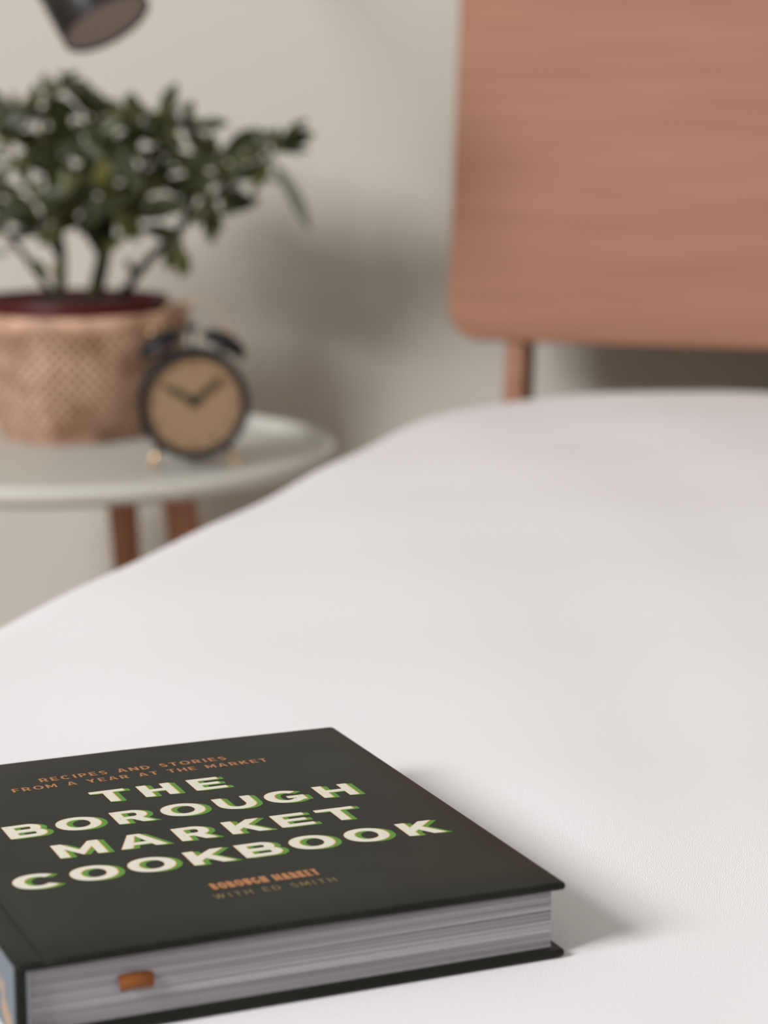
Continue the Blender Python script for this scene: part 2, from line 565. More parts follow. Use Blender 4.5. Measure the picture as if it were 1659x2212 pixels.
# ------------------------------------------------------------------ potted plant
pl = thing('potted_plant', 'leafy green houseplant in a dark red plastic pot inside the woven basket', 'plant', BC + Vector((0, 0, 0.006)), 0)
PZ = 0.139 
bm = bmesh.new()
PR = 0.1
add_lathe(bm, [(0, 0), (0.066, 0), (0.068, 0.003), (0.088, PZ - 0.022), (PR - 0.002, PZ - 0.021), (PR, PZ - 0.018), (PR + 0.001, PZ), (PR - 0.001, PZ + 0.0015),
               (PR - 0.0035, PZ), (PR - 0.005, PZ - 0.02), (0.082, PZ - 0.04), (0, PZ - 0.04)], 64)
obj('plastic_pot', bm, M['red_pot'], pl, True)
bm = bmesh.new()
rings = []
n = 40
prevr = None
for r in (0.0001, 0.02, 0.04, 0.06, 0.078, 0.0905):
    rings.append([Vector((r * math.cos(2 * PI * k / n), r * math.sin(2 * PI * k / n), PZ - 0.0045 + random.uniform(-.0015, .0015) - r * 0.04)) for k in range(n)])
rings.append([Vector((0.084 * math.cos(2 * PI * k / n), 0.084 * math.sin(2 * PI * k / n), PZ - 0.030)) for k in range(n)])
loft(bm, rings)
obj('soil', bm, M['soil'], pl, True)

PO = pl.location.copy()
def P(u, v, Y): return at(u, v, Y) - PO      # plant-local point

stems = [
    ([(128, 640, 2.42), (132, 560, 2.42), (122, 470, 2.41), (104, 380, 2.40), (92, 290, 2.40), (108, 200, 2.40)], 0.0052),
    ([(205, 640, 2.40), (222, 560, 2.40), (238, 470, 2.39), (238, 380, 2.38), (228, 300, 2.38), (205, 240, 2.38)], 0.0068),
    ([(262, 640, 2.44), (318, 565, 2.42), (375, 510, 2.40), (440, 440, 2.39), (520, 380, 2.38), (592, 330, 2.37)], 0.0042),
    ([(115, 640, 2.45), (60, 560, 2.45), (10, 500, 2.46), (-50, 440, 2.46)], 0.0036),
    ([(238, 470, 2.39), (285, 400, 2.40), (330, 330, 2.41), (400, 262, 2.41)], 0.0036),
    ([(122, 470, 2.41), (70, 420, 2.39), (30, 350, 2.38), (20, 320, 2.38)], 0.0030),
    ([(375, 510, 2.40), (415, 440, 2.42), (440, 360, 2.43), (470, 330, 2.43)], 0.0028),
    ([(238, 380, 2.38), (270, 300, 2.42), (285, 240, 2.44)], 0.0028),
    ([(104, 380, 2.40), (150, 330, 2.44), (185, 270, 2.46), (185, 240, 2.46)], 0.0028),
    ([(132, 560, 2.42), (90, 500, 2.36), (70, 450, 2.34)], 0.0026),
    ([(222, 560, 2.40), (170, 480, 2.33), (140, 420, 2.31)], 0.0026),
    ([(238, 470, 2.39), (275, 440, 2.33), (300, 420, 2.31)], 0.0026),
    ([(318, 565, 2.42), (365, 530, 2.36), (385, 505, 2.34)], 0.0026),
    ([(440, 440, 2.39), (480, 420, 2.36), (500, 400, 2.35)], 0.0022),
    ([(-50, 440, 2.46), (-80, 390, 2.46)], 0.0026),
    ([(60, 560, 2.45), (30, 530, 2.40), (10, 530, 2.37)], 0.0020),
]
for pts, r in stems:
    bm = bmesh.new()
    c = catmull([P(*p) for p in pts], 5)
    add_tube(bm, c, [r * 1.3 * (1 - 0.6 * i / (len(c) - 1)) for i in range(len(c))], 8)
    obj('stem', bm, M['stem'], pl, True)

def leaf_mesh(width, curl, fold, mi, thick=0.0004):
    """obovate leaf of unit length along +X, short stalk at the origin, broad near the tip"""
    bm = bmesh.new()
    n, m_ = 9, 2
    top, bot = [], []
    for i in range(n + 1):
        x = i / n
        wv = width * (math.sin(PI * min(1, x ** 1.35)) ** 0.75 if 0 < x < 1 else 0.0)
        if x < 0.12: wv = max(wv * 0.4, 0.012)
        if i == n: wv = 0.03
        zc = -curl * x * x
        rt, rb = [], []
        for j in range(-m_, m_ + 1):
            y = wv * j / m_
            z = zc + fold * abs(y)
            rt.append(bm.verts.new((x, y, z + thick * 12)))
            rb.append(bm.verts.new((x, y, z - thick * 12)))
        top.append(rt); bot.append(rb)
    k = 2 * m_
    for i in range(n):
        for j in range(k):
            bm.faces.new((top[i][j], top[i + 1][j], top[i + 1][j + 1], top[i][j + 1]))
            bm.faces.new((bot[i][j + 1], bot[i + 1][j + 1], bot[i + 1][j], bot[i][j]))
        bm.faces.new((bot[i][0], bot[i + 1][0], top[i + 1][0], top[i][0]))
        bm.faces.new((top[i][k], top[i + 1][k], bot[i + 1][k], bot[i][k]))
    for j in range(k):
        bm.faces.new((top[0][j], top[0][j + 1], bot[0][j + 1], bot[0][j]))
        bm.faces.new((bot[n][j], bot[n][j + 1], top[n][j + 1], top[n][j]))
    me = bpy.data.meshes.new('leaf')
    bm.normal_update(); bm.to_mesh(me); bm.free()
    me.polygons.foreach_set('use_smooth', [True] * len(me.polygons))
    me.materials.append(LEAF[mi])
    return me
leaf_meshes = {mi: [leaf_mesh(wd, cu, fo, mi) for wd, cu, fo in ((0.19, 0.10, 0.25), (0.22, 0.22, 0.15), (0.17, 0.02, 0.30))] for mi in range(4)}

def put_leaf(p, direction, length, mi, roll=0.0, face_cam=0.0):
    me = random.choice(leaf_meshes[mi])
    o = bpy.data.objects.new('leaf', me)
    COL.objects.link(o)
    o.parent = pl
    x = direction.normalized()
    up = Vector((random.uniform(-.4, .4), -face_cam + random.uniform(-.3, .3), 1.0))
    z = (up - x * up.dot(x)).normalized()
    y = z.cross(x)
    R_ = Matrix((x, y, z)).transposed().to_4x4()
    R_ = R_ @ Matrix.Rotation(roll, 4, 'X')
    o.matrix_local = Matrix.Translation(p) @ R_ @ Matrix.Diagonal((length, length * (0.55 if mi == 3 else 1.0), length, 1))
    return o

def rosette(u, v, Y, n, length, tilt=0.35, mi=None, face=1.1):
    c = P(u, v, Y)
    a0 = random.uniform(0, 2 * PI)
    for k in range(n):
        a = a0 + 2 * PI * k / n + random.uniform(-.3, .3)
        if k % 2: d = Vector((math.cos(a), random.uniform(-.5, .3), math.sin(a) + tilt * .5))
        else: d = Vector((math.cos(a), math.sin(a) * 0.8, tilt + random.uniform(-0.5, 0.5)))
        put_leaf(c + Vector((0, 0, random.uniform(-.006, .004))), d, length * random.uniform(.9, 1.35),
                 random.choice((0, 0, 0, 1, 1, 0)) if mi is None else mi, random.uniform(-.5, .5), face)
    put_leaf(c, Vector((random.uniform(-.3, .3), random.uniform(-.3, .3), 1)), length * 0.7, 1 if mi is None else mi, 0, face)

FOL = [(108, 215, 2.40, 6, 0.034, 0.7), (185, 250, 2.46, 7, 0.038, 0.5), (205, 262, 2.38, 6, 0.036, 0.4), (70, 270, 2.42, 7, 0.032, 0.5), (285, 262, 2.44, 6, 0.036, 0.7),
           (400, 275, 2.41, 7, 0.036, 0.5), (340, 318, 2.41, 7, 0.042, 0.2), (228, 330, 2.37, 8, 0.046, 0.1), (150, 330, 2.42, 7, 0.042, 0.2),
           (20, 335, 2.38, 7, 0.044, 0.0), (70, 440, 2.34, 6, 0.036, 0.2), (140, 425, 2.31, 6, 0.036, 0.1), (240, 400, 2.36, 8, 0.048, 0.0),
           (300, 425, 2.31, 5, 0.036, 0.0), (240, 465, 2.38, 5, 0.040, -0.2), (470, 345, 2.43, 6, 0.036, 0.3), (445, 430, 2.39, 7, 0.036, 0.1), (500, 400, 2.35, 5, 0.030, 0.1),
           (-50, 440, 2.46, 6, 0.044, 0.2), (-80, 390, 2.46, 6, 0.044, 0.3), (12, 505, 2.46, 5, 0.032, 0.2), (590, 335, 2.37, 7, 0.036, 0.3),
           (520, 380, 2.38, 5, 0.032, 0.1), (400, 455, 2.42, 5, 0.034, 0.0), (330, 380, 2.44, 5, 0.040, 0.1), (190, 360, 2.44, 6, 0.044, 0.1), (285, 340, 2.40, 5, 0.040, 0.2),
       (250, 290, 2.34, 6, 0.040, 0.4), (350, 275, 2.40, 5, 0.034, 0.6), (300, 290, 2.36, 6, 0.038, 0.4), (60, 400, 2.42, 5, 0.036, 0.2),
       (200, 440, 2.42, 6, 0.042, 0.0), (270, 395, 2.42, 6, 0.044, 0.0), (225, 420, 2.34, 6, 0.044, 0.0), (470, 400, 2.40, 6, 0.036, 0.1), (545, 355, 2.40, 5, 0.032, 0.1),
       (95, 505, 2.40, 5, 0.040, -0.1), (30, 470, 2.40, 5, 0.036, 0.0), (150, 475, 2.36, 5, 0.036, 0.0), (290, 480, 2.36, 5, 0.036, -0.1), (480, 465, 2.38, 5, 0.034, 0.0), (215, 250, 2.44, 6, 0.034, 0.6), (30, 250, 2.42, 5, 0.030, 0.4), (-20, 300, 2.40, 6, 0.040, 0.1), (380, 330, 2.38, 6, 0.036, 0.2)]
for r_ in FOL:
    rosette(*r_[:3], max(3, r_[3] - 3), r_[4] * 1.2, r_[5])
def aim(u0, v0, u1, v1, Y, mi, dy=0.0, ln=None, face=1.5):
    a, b = P(u0, v0, Y), P(u1, v1, Y + dy)
    put_leaf(a, b - a, (b - a).length if ln is None else ln, mi, 0, face)
for a in [(590, 330, 668, 318, 2.36, 3), (590, 340, 668, 495, 2.37, 3), (585, 345, 650, 440, 2.42, 3), (585, 330, 548, 278, 2.40, 3), (592, 328, 630, 285, 2.36, 0),
          (385, 505, 392, 600, 2.34, 1), (385, 500, 360, 585, 2.35, 0), (368, 520, 412, 590, 2.36, 2), (110, 600, 128, 560, 2.36, 2), (110, 600, 70, 560, 2.38, 1),
          (30, 545, -40, 548, 2.37, 3), (20, 350, -50, 365, 2.34, 3), (25, 345, -30, 440, 2.33, 0), (240, 380, 245, 460, 2.32, 2), (225, 330, 215, 420, 2.31, 2),
          (235, 440, 300, 520, 2.33, 1), (235, 430, 160, 500, 2.34, 0), (445, 440, 480, 500, 2.36, 0), (445, 440, 420, 490, 2.37, 1), (108, 215, 95, 158, 2.40, 1),
          (170, 300, 235, 350, 2.33, 3), (205, 300, 260, 255, 2.34, 3), (300, 600, 270, 560, 2.40, 0), (500, 400, 520, 350, 2.35, 0)]:
    aim(*a)

push_back(pl)

# ------------------------------------------------------------------ alarm clock
CLY = 2.18
cc = at(418, 873, CLY)
CR = 122.0 / FPX * CLY
cl = thing('alarm_clock', 'black twin-bell alarm clock with tan dial, in front of the woven basket', 'clock', (cc.x, cc.y, TZ + 0.0003), math.radians(7))
CZ = cc.z - TZ
ROTF = Matrix.Rotation(PI / 2, 4, 'X')       # lathe axis z -> -y (towards the viewer)
def front(z=0): return Matrix.Translation((0, 0, CZ)) @ ROTF
bm = bmesh.new()
add_lathe(bm, [(0, -0.045), (CR * .86, -0.045), (CR * .96, -0.040), (CR * .985, -0.03), (CR * .985, 0.000), (CR * 0.90, 0.0005), (0, 0.0005)], 72, front())
smooth_by_angle(obj('case', bm, M['black_metal'], cl), 40)
bm = bmesh.new()
add_lathe(bm, [(CR * .975, -0.004), (CR, -0.002), (CR, 0.006), (CR * .975, 0.0095), (CR * .93, 0.0105), (CR * .875, 0.0085), (CR * .848, 0.004), (CR * .845, 0.0012)], 72, front())
obj('bezel', bm, M['black_metal'], cl, True)
bm = bmesh.new()
add_lathe(bm, [(0, 0.0008), (CR * 0.868, 0.0008), (CR * .868, 0.0016), (0, 0.0016)], 72, front())
dial = obj('dial', bm, M['dial'], cl)
def text_mesh(body, size):
    cu = bpy.data.curves.new('numeral', 'FONT')
    cu.body = body; cu.size = size; cu.align_x = 'CENTER'; cu.align_y = 'CENTER'; cu.extrude = 0.00005
    t = bpy.data.objects.new('numeral', cu)
    COL.objects.link(t)
    bpy.context.view_layer.update()
    me = bpy.data.meshes.new_from_object(t.evaluated_get(bpy.context.evaluated_depsgraph_get()))
    bpy.data.objects.remove(t, do_unlink=True)
    return me
for h in range(1, 13):
    a = PI / 2 - h * PI / 6
    me = text_mesh(str(h), 0.0135)
    me.materials.clear(); me.materials.append(M['dial_mark'])
    o = bpy.data.objects.new('numeral', me)
    COL.objects.link(o); o.parent = dial
    o.matrix_local = Matrix.Translation((CR * .70 * math.cos(a), -0.00172, CZ + CR * .70 * math.sin(a))) @ ROTF
def clock_hand(name, deg, length, wid, y):
    bm = bmesh.new()
    add_box(bm, -0.006, length * .8, -wid / 2, wid / 2, 0, 0.0006)
    for v in bm.verts:
        if v.co.x > length * .5: v.co.y *= 0.8
    bmesh.ops.create_cone(bm, segments=3, radius1=wid * .5, radius2=wid * .5, depth=0.0006, cap_ends=True,
                          matrix=Matrix.Translation((length * .84, 0, .0003)) @ Matrix.Diagonal((2.0, .9, 1, 1)))
    bmesh.ops.transform(bm, matrix=Matrix.Translation((0, y, CZ + 0.003)) @ ROTF @ Matrix.Rotation(math.radians(deg), 4, 'Z'), verts=bm.verts[:])
    return obj(name, bm, M['hand'], cl)
clock_hand('hour_hand', 180 - 29, 0.031, 0.0080, -0.0030)
clock_hand('minute_hand', 39, 0.038, 0.0062, -0.0042)
bm = bmesh.new(); add_lathe(bm, [(0, 0.0018), (0.0035, 0.0018), (0.0035, 0.0056), (0.002, 0.0064), (0, 0.0066)], 20, Matrix.Translation((0, 0, CZ + 0.003)) @ ROTF)
obj('hand_hub', bm, M['black_metal'], cl, True)
for s in (-1, 1):
    ax = Vector((s * 0.49, 0, 0.87)).normalized()
    q = ax.to_track_quat('Z', 'Y').to_matrix().to_4x4()
    base = Vector((0, 0.018, CZ)) + ax * (CR + 0.0055)
    bm = bmesh.new()
    br = 0.0240
    add_lathe(bm, [(br * .93, 0.0005), (br, 0.0), (br, 0.002), (br * .93, 0.0075), (br * .75, 0.0115), (br * .45, 0.0145), (0, 0.0155)], 40, Matrix.Translation(base) @ q)
    add_lathe(bm, [(0, 0.0125), (br * .43, 0.0125), (br * .72, 0.0095), (br * .90, 0.0055), (br * .93, 0.0005)], 40, Matrix.Translation(base) @ q)
    obj('bell', bm, M['black_metal'], cl, True)
    bm = bmesh.new()
    add_tube(bm, [base - ax * 0.006, base + ax * 0.0128], 0.0022, 12)
    add_tube(bm, [base + ax * 0.0150, base + ax * 0.0205], 0.0032, 12)
    obj('bell_post', bm, M['brass'], cl, True)
# carrying handle: brass band over the two bells
ax = Vector((0.42, 0, 0.91)).normalized()
p1 = Vector((0, 0.018, CZ)) + ax * (CR + 0.0035 + 0.0185)
bm = bmesh.new()
n = 28
hw = 0.0034
pts = []
x1, zz1 = p1.x, p1.z
for i in range(n + 1):
    a = PI * i / n
    pts.append(Vector((-x1 * math.cos(a) * (1 + 0.10 * math.sin(a)), 0.018, zz1 + 0.030 * math.sin(a) ** 0.85)))
rings = []
for i, p in enumerate(pts):
    t = (pts[min(i + 1, n)] - pts[max(i - 1, 0)]).normalized()
    nn = Vector((-t.z, 0, t.x)) * 0.0008
    rings.append([p + nn + Vector((0, -hw, 0)), p + nn + Vector((0, hw, 0)), p - nn + Vector((0, hw, 0)), p - nn + Vector((0, -hw, 0))])
loft(bm, rings)
obj('handle', bm, M['brass'], cl)
bm = bmesh.new()
add_tube(bm, [(0, 0.018, CZ + CR * .97), (0, 0.018, CZ + CR + 0.016)], 0.0016, 10)
add_tube(bm, [(-0.006, 0.018, CZ + CR + 0.018), (0.006, 0.018, CZ + CR + 0.018)], 0.0036, 12)
obj('hammer', bm, M['black_metal'], cl)
for s in (-1, 1):
    for yy, in ((0.014,),):
        a = Vector((s * CR * 0.60, yy, CZ - CR * 0.76)); b = Vector((s * CR * 0.76, yy - 0.006, 0.0035))
        bm = bmesh.new()
        add_tube(bm, [a, a.lerp(b, .5), b], [0.0026, 0.0032, 0.0036], 14)
        bmesh.ops.create_uvsphere(bm, u_segments=14, v_segments=8, radius=0.0038, matrix=Matrix.Translation(b + Vector((0, 0, 0.0003))))
        obj('foot', bm, M['brass'], cl, True)
bm = bmesh.new()
a = Vector((0, 0.040, CZ - CR * .8)); b = Vector((0, 0.052, 0.0035))
add_tube(bm, [a, b], [0.0026, 0.0034], 14)
obj('rear_foot', bm, M['brass'], cl, True)

push_back(cl)

# ------------------------------------------------------------------ wall lamp, head only in view
LY = 2.32
lc = at(232, 53, LY)
lr = 101 / FPX * LY
view = (Vector((0, 0, CAMZ)) - lc).normalized()
rgt = Vector((1, 0, 0)); upv = view.cross(rgt).normalized(); 
if upv.z < 0: upv = -upv
rgt = (rgt - view * rgt.dot(view)).normalized()
nrm = (rgt * 0.475 * 0.915 - upv * 0.88 * 0.915 + view * 0.40).normalized()     # direction the lamp shines
lamp = thing('reading_lamp', 'black cylindrical reading lamp head pointing down, at the top left above the plant', 'lamp', lc, 0)
Q = (-nrm).to_track_quat('Z', 'Y').to_matrix().to_4x4()
bm = bmesh.new()
add_lathe(bm, [(lr * .965, 0.0006), (lr * .985, 0), (lr, 0.0012), (lr, 0.100), (lr * .95, 0.112), (lr * .78, 0.120), (0, 0.122),
               ], 72, Q)
add_lathe(bm, [(0, 0.116), (lr * .75, 0.114), (lr * .94, 0.106), (lr * .965, 0.098), (lr * .965, 0.0006)], 72, Q)
smooth_by_angle(obj('lamp_shade', bm, M['lamp_shell'], lamp), 40)
bm = bmesh.new()
add_lathe(bm, [(0, 0.004), (lr * .958, 0.004), (lr * .958, 0.008), (0, 0.008)], 64, Q)
obj('diffuser', bm, M['lamp_inner'], lamp)
top = (Q @ Vector((0, 0, 0.120)))
wall_pt = None
p0 = lc + top
# arm runs from the head to a round plate on the wall
tcur = p0.dot(D_)
wp = p0 + D_ * (WALL_T - tcur) + E_ * (-0.04) + Vector((0, 0, 0.05))
bm = bmesh.new()
add_tube(bm, catmull([top - (-nrm) * 0.001, top + (-nrm) * 0.05, (wp - lc) - D_ * 0.10 + Vector((0, 0, 0.03)), (wp - lc) - D_ * 0.012], 8), 0.007, 16)
obj('arm', bm, M['lamp_shell'], lamp, True)
bm = bmesh.new()
add_lathe(bm, [(0, 0.0005), (0.045, 0.0005), (0.046, 0.003), (0.046, 0.014), (0.042, 0.018), (0, 0.018)], 48,
          Matrix.Translation(wp - lc) @ (-D_).to_track_quat('Z', 'Y').to_matrix().to_4x4())
obj('wall_plate', bm, M['lamp_shell'], lamp)

# ------------------------------------------------------------------ the book
W_, H_, T_ = 0.2147, 0.2376, 0.0300
BT = 0.0032
book = thing('book', 'dark green hardcover cookbook with cream capital lettering, lying on the white duvet', 'book', BOOK, BOOK_ROT)

def board(z0, bow=0.0, groove=1):
    """rounded board in the x-z plane, swept along y"""
    def prof(y, ins):
        b_ = bow * math.sin(PI * min(1, max(0, y / H_)))
        top, bot = [], []
        xs = [0.0, 0.0006, 0.0018, 0.004, 0.0085, 0.0100, 0.0114, 0.0128, 0.0145, 0.02, 0.06, 0.11, 0.16, 0.20, W_ - .0018, W_ - .0006, W_]
        def e(x):
            d = min(x, W_ - x)
            return 0.0009 if d < 1e-6 else 0.0003 if d < 0.001 else 0.0
        for x in xs:
            g = 0.0015 * math.exp(-((x - 0.0114) / 0.0018) ** 2)
            bx = 0.0007 * math.sin(PI * x / W_) * (1 if groove > 0 else 0)
            xx = min(max(x, ins), W_ - ins)
            t_ = z0 + BT - e(x) - ins * .9
            b2 = z0 + e(x) + ins * .9
            if groove > 0: t_ -= g
            else: b2 += g
            top.append(Vector((xx, y, t_ + bx))); bot.append(Vector((xx, y, b2 + bx)))
        return top + bot[::-1]
    bm = bmesh.new()
    ys = [(0.0, 0.0009), (0.0004, 0.0003), (0.0014, 0)] + [(H_ * k / 10, 0) for k in range(1, 10)] + [(H_ - .0014, 0), (H_ - .0004, 0.0003), (H_, 0.0009)]
    loft(bm, [prof(y, i) for y, i in ys])
    return bm
front_c = obj('front_cover', board(T_ - BT, groove=1), M['cover'], book, True); smooth_by_angle(front_c, 50)
back_c = obj('back_cover', board(0.0, groove=-1), M['cover'], book, True); smooth_by_angle(back_c, 50)
bm = bmesh.new()
add_box(bm, 0.0002, 0.0038, 0.0003, H_ - .0003, BT * .85, T_ - BT * .85, 0.0003)
obj('spine_board', bm, M['cover'], book)
bm = bmesh.new()
add_box(bm, -0.00035, 0.00018, 0.0015, H_ - .0015, 0.0012, T_ - .0012)
so = obj('spine_print', bm, M['spine'], book)
so['label'] = 'blue-grey printed spine with peach patches'

# page block: 110 thin gatherings, each slightly set back or proud
bm = bmesh.new()
rp = random.Random(3)
z = BT
NL = 110
hh = (T_ - 2 * BT) / NL
for k in range(NL):
    j = rp.uniform(0, 0.00035) + (0.0005 if rp.random() < 0.10 else 0)
    jx = rp.uniform(0, 0.0003)
    add_box(bm, 0.0040, W_ - 0.0042 - jx, 0.0038 + j, H_ - 0.004, z + hh * .04, z + hh * .98)
    z += hh
pg = obj('pages', bm, M['paper'], book)
pg['kind'] = 'stuff'
# tail band
bm = bmesh.new(); add_tube(bm, [(0.0046, 0.0034, BT + 0.0005), (0.0046, 0.0034, T_ - BT - 0.0005)], 0.0011, 8)
obj('tail_band', bm, M['thread'], book)
# ribbon: a short orange tongue curling out between the pages
bm = bmesh.new()
rx0, rx1 = 0.0375, 0.0505
cz = 0.0190
path = []
for k in range(13):
    a = PI * 0.52 - PI * 0.75 * k / 12
    path.append((0.0040 - 0.0030 * math.cos(a) - 0.0006, cz - 0.0026 + 0.0030 * math.sin(a)))
path = [(0.012, cz + 0.0004)] + path
nx = 8
G = []
for y, z in path:
    row = []
    for i in range(nx + 1):
        d_ = max(0.0, (cz + 0.0002 - z) / 0.0052)
        x = (rx0 + rx1) / 2 + (rx1 - rx0) * (i / nx - .5) * (1 - 0.10 * d_ ** 2)
        edge = abs(i / nx - .5) * 2
        row.append((x, y + 0.0012 * edge ** 2, z - 0.0008 * edge ** 2))
    G.append(row)
lay = [[[bm.verts.new(Vector(p) + Vector((0, 0, o_))) for p in row] for row in G] for o_ in (0.00015, -0.00015)]
for li, g in enumerate(lay):
    for i in range(len(g) - 1):
        for j in range(nx):
            bm.faces.new((g[i][j], g[i][j + 1], g[i + 1][j + 1], g[i + 1][j]))
bmesh.ops.recalc_face_normals(bm, faces=bm.faces[:])
obj('ribbon', bm, M['ribbon'], book, True)['label'] = 'orange ribbon end sticking out of the pages'

# ---- lettering: flat printed glyphs built as polygons on the cover
def ell(cx, cy, rx, ry, a, sq=2.25):
    c, s = math.cos(a), math.sin(a)
    return (cx + rx * math.copysign(abs(c) ** (2 / sq), c), cy + ry * math.copysign(abs(s) ** (2 / sq), s))
def arc(cx, cy, rxo, ryo, rxi, ryi, a0, a1, n=24, sq=2.12):
    out = []
    a0, a1 = math.radians(a0), math.radians(a1)
    for k in range(n):
        p, q = a0 + (a1 - a0) * k / n, a0 + (a1 - a0) * (k + 1) / n
        out.append([ell(cx, cy, rxo, ryo, p, sq), ell(cx, cy, rxo, ryo, q, sq), ell(cx, cy, rxi, ryi, q, sq), ell(cx, cy, rxi, ryi, p, sq)])
    return out
def rect(x0, y0, x1, y1): return [(x0, y0), (x1, y0), (x1, y1), (x0, y1)]
def bowl(x0, xr, y0, y1, v, h):
    r = (y1 - y0) / 2; rx = min(r * 1.05, (xr - x0) * .8)
    return [rect(x0, y1 - h, xr - rx, y1), rect(x0, y0, xr - rx, y0 + h)] + arc(xr - rx, (y0 + y1) / 2, rx, r, max(rx - v, .01), r - h, -90, 90, 16, 2.0)
def glyph(c, w, v, h):
    m = w / 2
    if c == 'I': return [rect(m - v / 2, 0, m + v / 2, 1)]
    if c == 'T': return [rect(0, 1 - h, w, 1), rect(m - v / 2, 0, m + v / 2, 1)]
    if c == 'H': return [rect(0, 0, v, 1), rect(w - v, 0, w, 1), rect(0, .5 - h / 2, w, .5 + h / 2)]
    if c == 'E': return [rect(0, 0, v, 1), rect(0, 0, w, h), rect(0, 1 - h, w * .98, 1), rect(0, .5 - h * .47, w * .90, .5 + h * .47)]
    if c == 'F': return [rect(0, 0, v, 1), rect(0, 1 - h, w, 1), rect(0, .46 - h / 2, w * .9, .46 + h / 2)]
    if c == 'L': return [rect(0, 0, v, 1), rect(0, 0, w, h)]
    if c == 'O': return arc(m, .5, m, .515, m - v * 1.02, .515 - h * 1.05, 0, 360, 40)
    if c == 'Q': return glyph('O', w, v, h)
    if c == 'C': return arc(m * 1.03, .5, m * 1.03, .515, m * 1.03 - v * 1.05, .515 - h * 1.05, 42, 318, 32)
    if c == 'G': return arc(m * 1.02, .5, m * 1.02, .515, m * 1.02 - v * 1.05, .515 - h * 1.05, 42, 322, 32) + [rect(w - v * .95, .14, w, .52), rect(w * .56, .52 - h * .95, w, .52)]
    if c == 'D': return [rect(0, 0, v, 1)] + bowl(0, w, 0, 1, v, h)
    if c == 'B': return [rect(0, 0, v, 1)] + bowl(0, w * .94, .5 - h * .40, 1, v * .95, h * .95) + bowl(0, w, 0, .5 + h * .45, v, h)
    if c == 'P': return [rect(0, 0, v, 1)] + bowl(0, w, .33, 1, v, h)
    if c == 'R':
        return [rect(0, 0, v, 1)] + bowl(0, w * .95, .32, 1, v, h) + [[(w * .36, .42), (w - v * 1.22, 0), (w, 0), (w * .36 + v * 1.25, .42)]]
    if c == 'U':
        r = .45
        return [rect(0, r, v, 1), rect(w - v, r, w, 1)] + arc(m, r, m, r + .015, m - v, r + .015 - h * 1.05, 180, 360, 24)
    if c == 'M': return [rect(0, 0, v * .93, 1), rect(w - v * .93, 0, w, 1), [(0, 1), (m, .06), (m, .44), (v * .95, 1)], [(w, 1), (w - v * .95, 1), (m, .44), (m, .06)]]
    if c == 'N': return [rect(0, 0, v, 1), rect(w - v, 0, w, 1), [(0, 1), (w - v, 0), (w, 0), (v, 1)]]
    if c == 'A':
        return [[(0, 0), (v * 1.12, 0), (m + v * .12, 1), (m - v * .58, 1)], [(w - v * 1.12, 0), (w, 0), (m + v * .58, 1), (m - v * .12, 1)], rect(w * .22, .20, w * .78, .20 + h * .95)]
    if c == 'K':
        return [rect(0, 0, v, 1), [(v * .8, .22), (v * .8, .55), (w - v * 1.35, 1), (w - v * .05, 1)], [(w * .34, .52), (w - v * 1.28, 0), (w, 0), (w * .34 + v * .75, .68)]]
    if c == 'Y': return [rect(m - v / 2, 0, m + v / 2, .45), [(0, 1), (v * 1.15, 1), (m + v / 2, .38), (m - v / 2, .38)], [(w - v * 1.15, 1), (w, 1), (m + v / 2, .38), (m - v / 2, .38)]]
    if c == 'W':
        q = v * .92
        return [[(0, 1), (q, 1), (w * .30 + q * .5, 0), (w * .30 - q * .5, 0)], [(w * .30 - q * .5, 0), (w * .30 + q * .5, 0), (m + q * .5, 1), (m - q * .5, 1)],
                [(m - q * .5, 1), (m + q * .5, 1), (w * .70 + q * .5, 0), (w * .70 - q * .5, 0)], [(w * .70 - q * .5, 0), (w * .70 + q * .5, 0), (w, 1), (w - q, 1)]]
    if c == 'S':
        ry = (1 + h) / 4 + .005
        return arc(m, 1 - ry, m * .98, ry, m * .98 - v, ry - h, 25, 270, 20, 2.0) + arc(m, ry, m, ry, m - v, ry - h, -155, 90, 20, 2.0)
    return []

def cover_z(x):
    return T_ + 0.0007 * math.sin(PI * x / W_)
def add_print(bm, polys, x0, y0, cap, z):
    for k, p in enumerate(polys):
        vs_ = [(x0 + a * cap, y0 + b * cap) for a, b in p]
        area2 = sum(vs_[i][0] * vs_[(i + 1) % len(vs_)][1] - vs_[(i + 1) % len(vs_)][0] * vs_[i][1] for i in range(len(vs_)))
        if area2 < 0: vs_ = vs_[::-1]
        if abs(area2) < 1e-12: continue
        try: bm.faces.new([bm.verts.new((x, y, cover_z(x) + z + (k % 5) * 4e-7)) for x, y in vs_])
        except ValueError: pass

LINES = [   # baseline y (mm) at the left, then each letter with its left and right edge (mm)
    (163.6, [('T', 77.6, 92.8), ('H', 98.8, 113.6), ('E', 121.6, 135.6)]),
    (132.9, [('B', 32.0, 48.0), ('O', 53.0, 71.6), ('R', 77.6, 93.0), ('O', 98.2, 116.9), ('U', 122.8, 139.6), ('G', 144.6, 161.6), ('H', 168.7, 184.6)]),
    (102.0, [('M', 44.2, 63.4), ('A', 69.1, 88.2), ('R', 94.6, 109.6), ('K', 116.2, 132.8), ('E', 137.7, 152.2), ('T', 157.4, 174.4)]),
    (72.3, [('C', 19.6, 37.6), ('O', 42.1, 60.6), ('O', 65.3, 84.0), ('K', 89.7, 106.8), ('B', 111.3, 127.6), ('O', 132.6, 151.2), ('O', 156.6, 175.0), ('K', 181.6, 197.8)]),
]
CAP = 16.3
gbm, obm, cbm = bmesh.new(), bmesh.new(), bmesh.new()
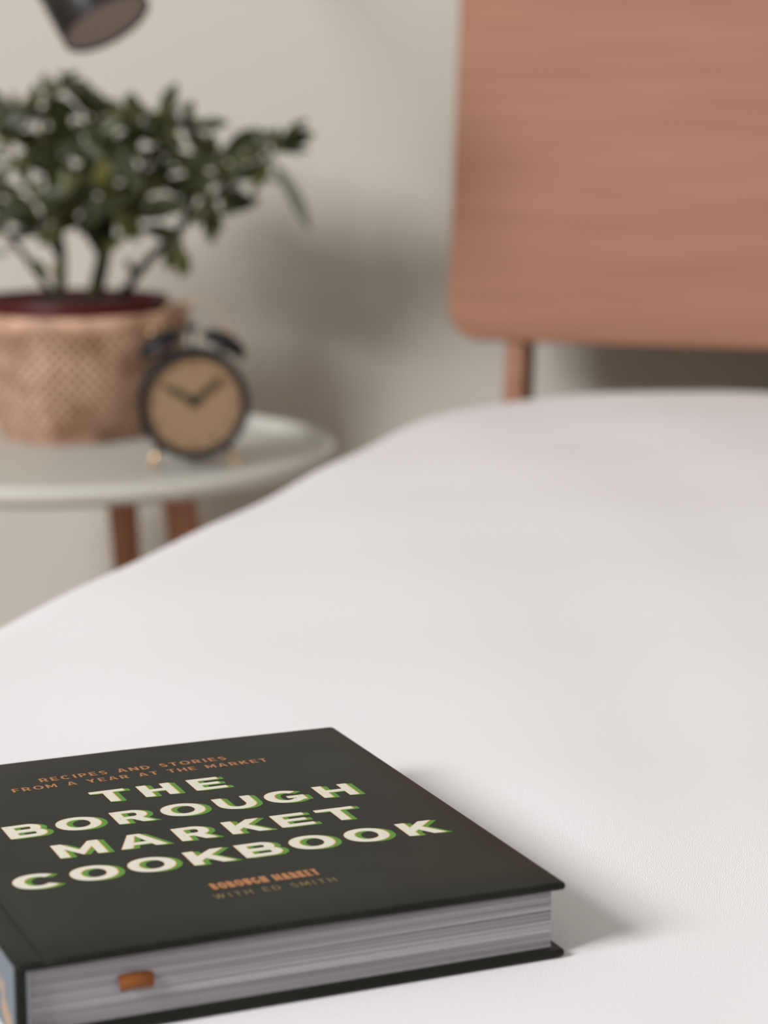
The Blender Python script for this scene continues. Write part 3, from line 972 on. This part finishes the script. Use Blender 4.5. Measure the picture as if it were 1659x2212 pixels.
for y0, letters in LINES:
    for c, xa, xb in letters:
        yy = y0 + (xa - 100) * 0.004
        polys = glyph(c, (xb - xa) / CAP, 4.15 / CAP, 3.15 / CAP)
        for k in range(9):
            f = k / 8
            add_print(gbm, polys, (xa + 2.55 * f) / 1000, (yy - 1.05 * f) / 1000, CAP / 1000, 0.00003 + k * 1e-6)
        for k in range(3):
            f = k / 2
            add_print(obm, polys, (xa - 0.18 + 0.58 * f) / 1000, (yy + 0.16 - 0.26 * f) / 1000, CAP / 1000, 0.00005 + k * 1e-6)
        add_print(cbm, polys, xa / 1000, yy / 1000, CAP / 1000, 0.00007)
o = obj('title_shadow', gbm, M['ink_green'], front_c); o['label'] = 'green drop shadow of the title letters'
o = obj('title_outline', obm, M['ink_orange'], front_c); o['label'] = 'thin orange edge of the title letters'
o = obj('title_lettering', cbm, M['ink_cream'], front_c); o['label'] = 'cream capitals reading THE BOROUGH MARKET COOKBOOK'

WD = {'I': .36, 'T': .86, 'H': .95, 'E': .80, 'F': .78, 'O': 1.12, 'C': 1.0, 'G': 1.08, 'D': .98, 'B': .88, 'P': .84, 'R': .90, 'U': .92, 'M': 1.12, 'N': .98,
      'A': 1.04, 'K': .94, 'Y': 1.0, 'W': 1.4, 'S': .80, ' ': .55}
def text_line(bm, s, x0, x1, y, cap, v, h, track, wscale=1.0):
    tot = 0
    for i, c in enumerate(s):
        tot += WD[c] * wscale + (track if i < len(s) - 1 else 0)
    k = (x1 - x0) / cap / tot           # stretch the line to its measured length
    x = x0
    for c in s:
        w_ = WD[c] * wscale * k
        if c != ' ':
            add_print(bm, glyph(c, w_, min(v, w_ * .8), h), x / 1000, (y + (x - 100) * 0.004) / 1000, cap / 1000, 0.00004)
        x += (w_ + track * k) * cap
bm = bmesh.new()
text_line(bm, 'RECIPES AND STORIES', 63.0, 149.2, 203.0, 5.3, .20, .15, .32)
text_line(bm, 'FROM A YEAR AT THE MARKET', 48.4, 165.6, 193.4, 5.1, .20, .15, .32)
o = obj('subtitle_lettering', bm, M['ink_copper'], front_c); o['label'] = 'small copper capitals above the title'
bm = bmesh.new()
text_line(bm, 'BOROUGH MARKET', 87.5, 131.2, 43.4, 7.0, .19, .15, .07, 0.46)
o = obj('publisher_lettering', bm, M['ink_copper'], front_c); o['label'] = 'condensed copper capitals below the title'
bm = bmesh.new()
text_line(bm, 'WITH ED SMITH', 85.0, 134.2, 33.9, 4.6, .13, .12, .42)
o = obj('author_lettering', bm, M['ink_gold'], front_c); o['label'] = 'thin dull gold capitals below the title'
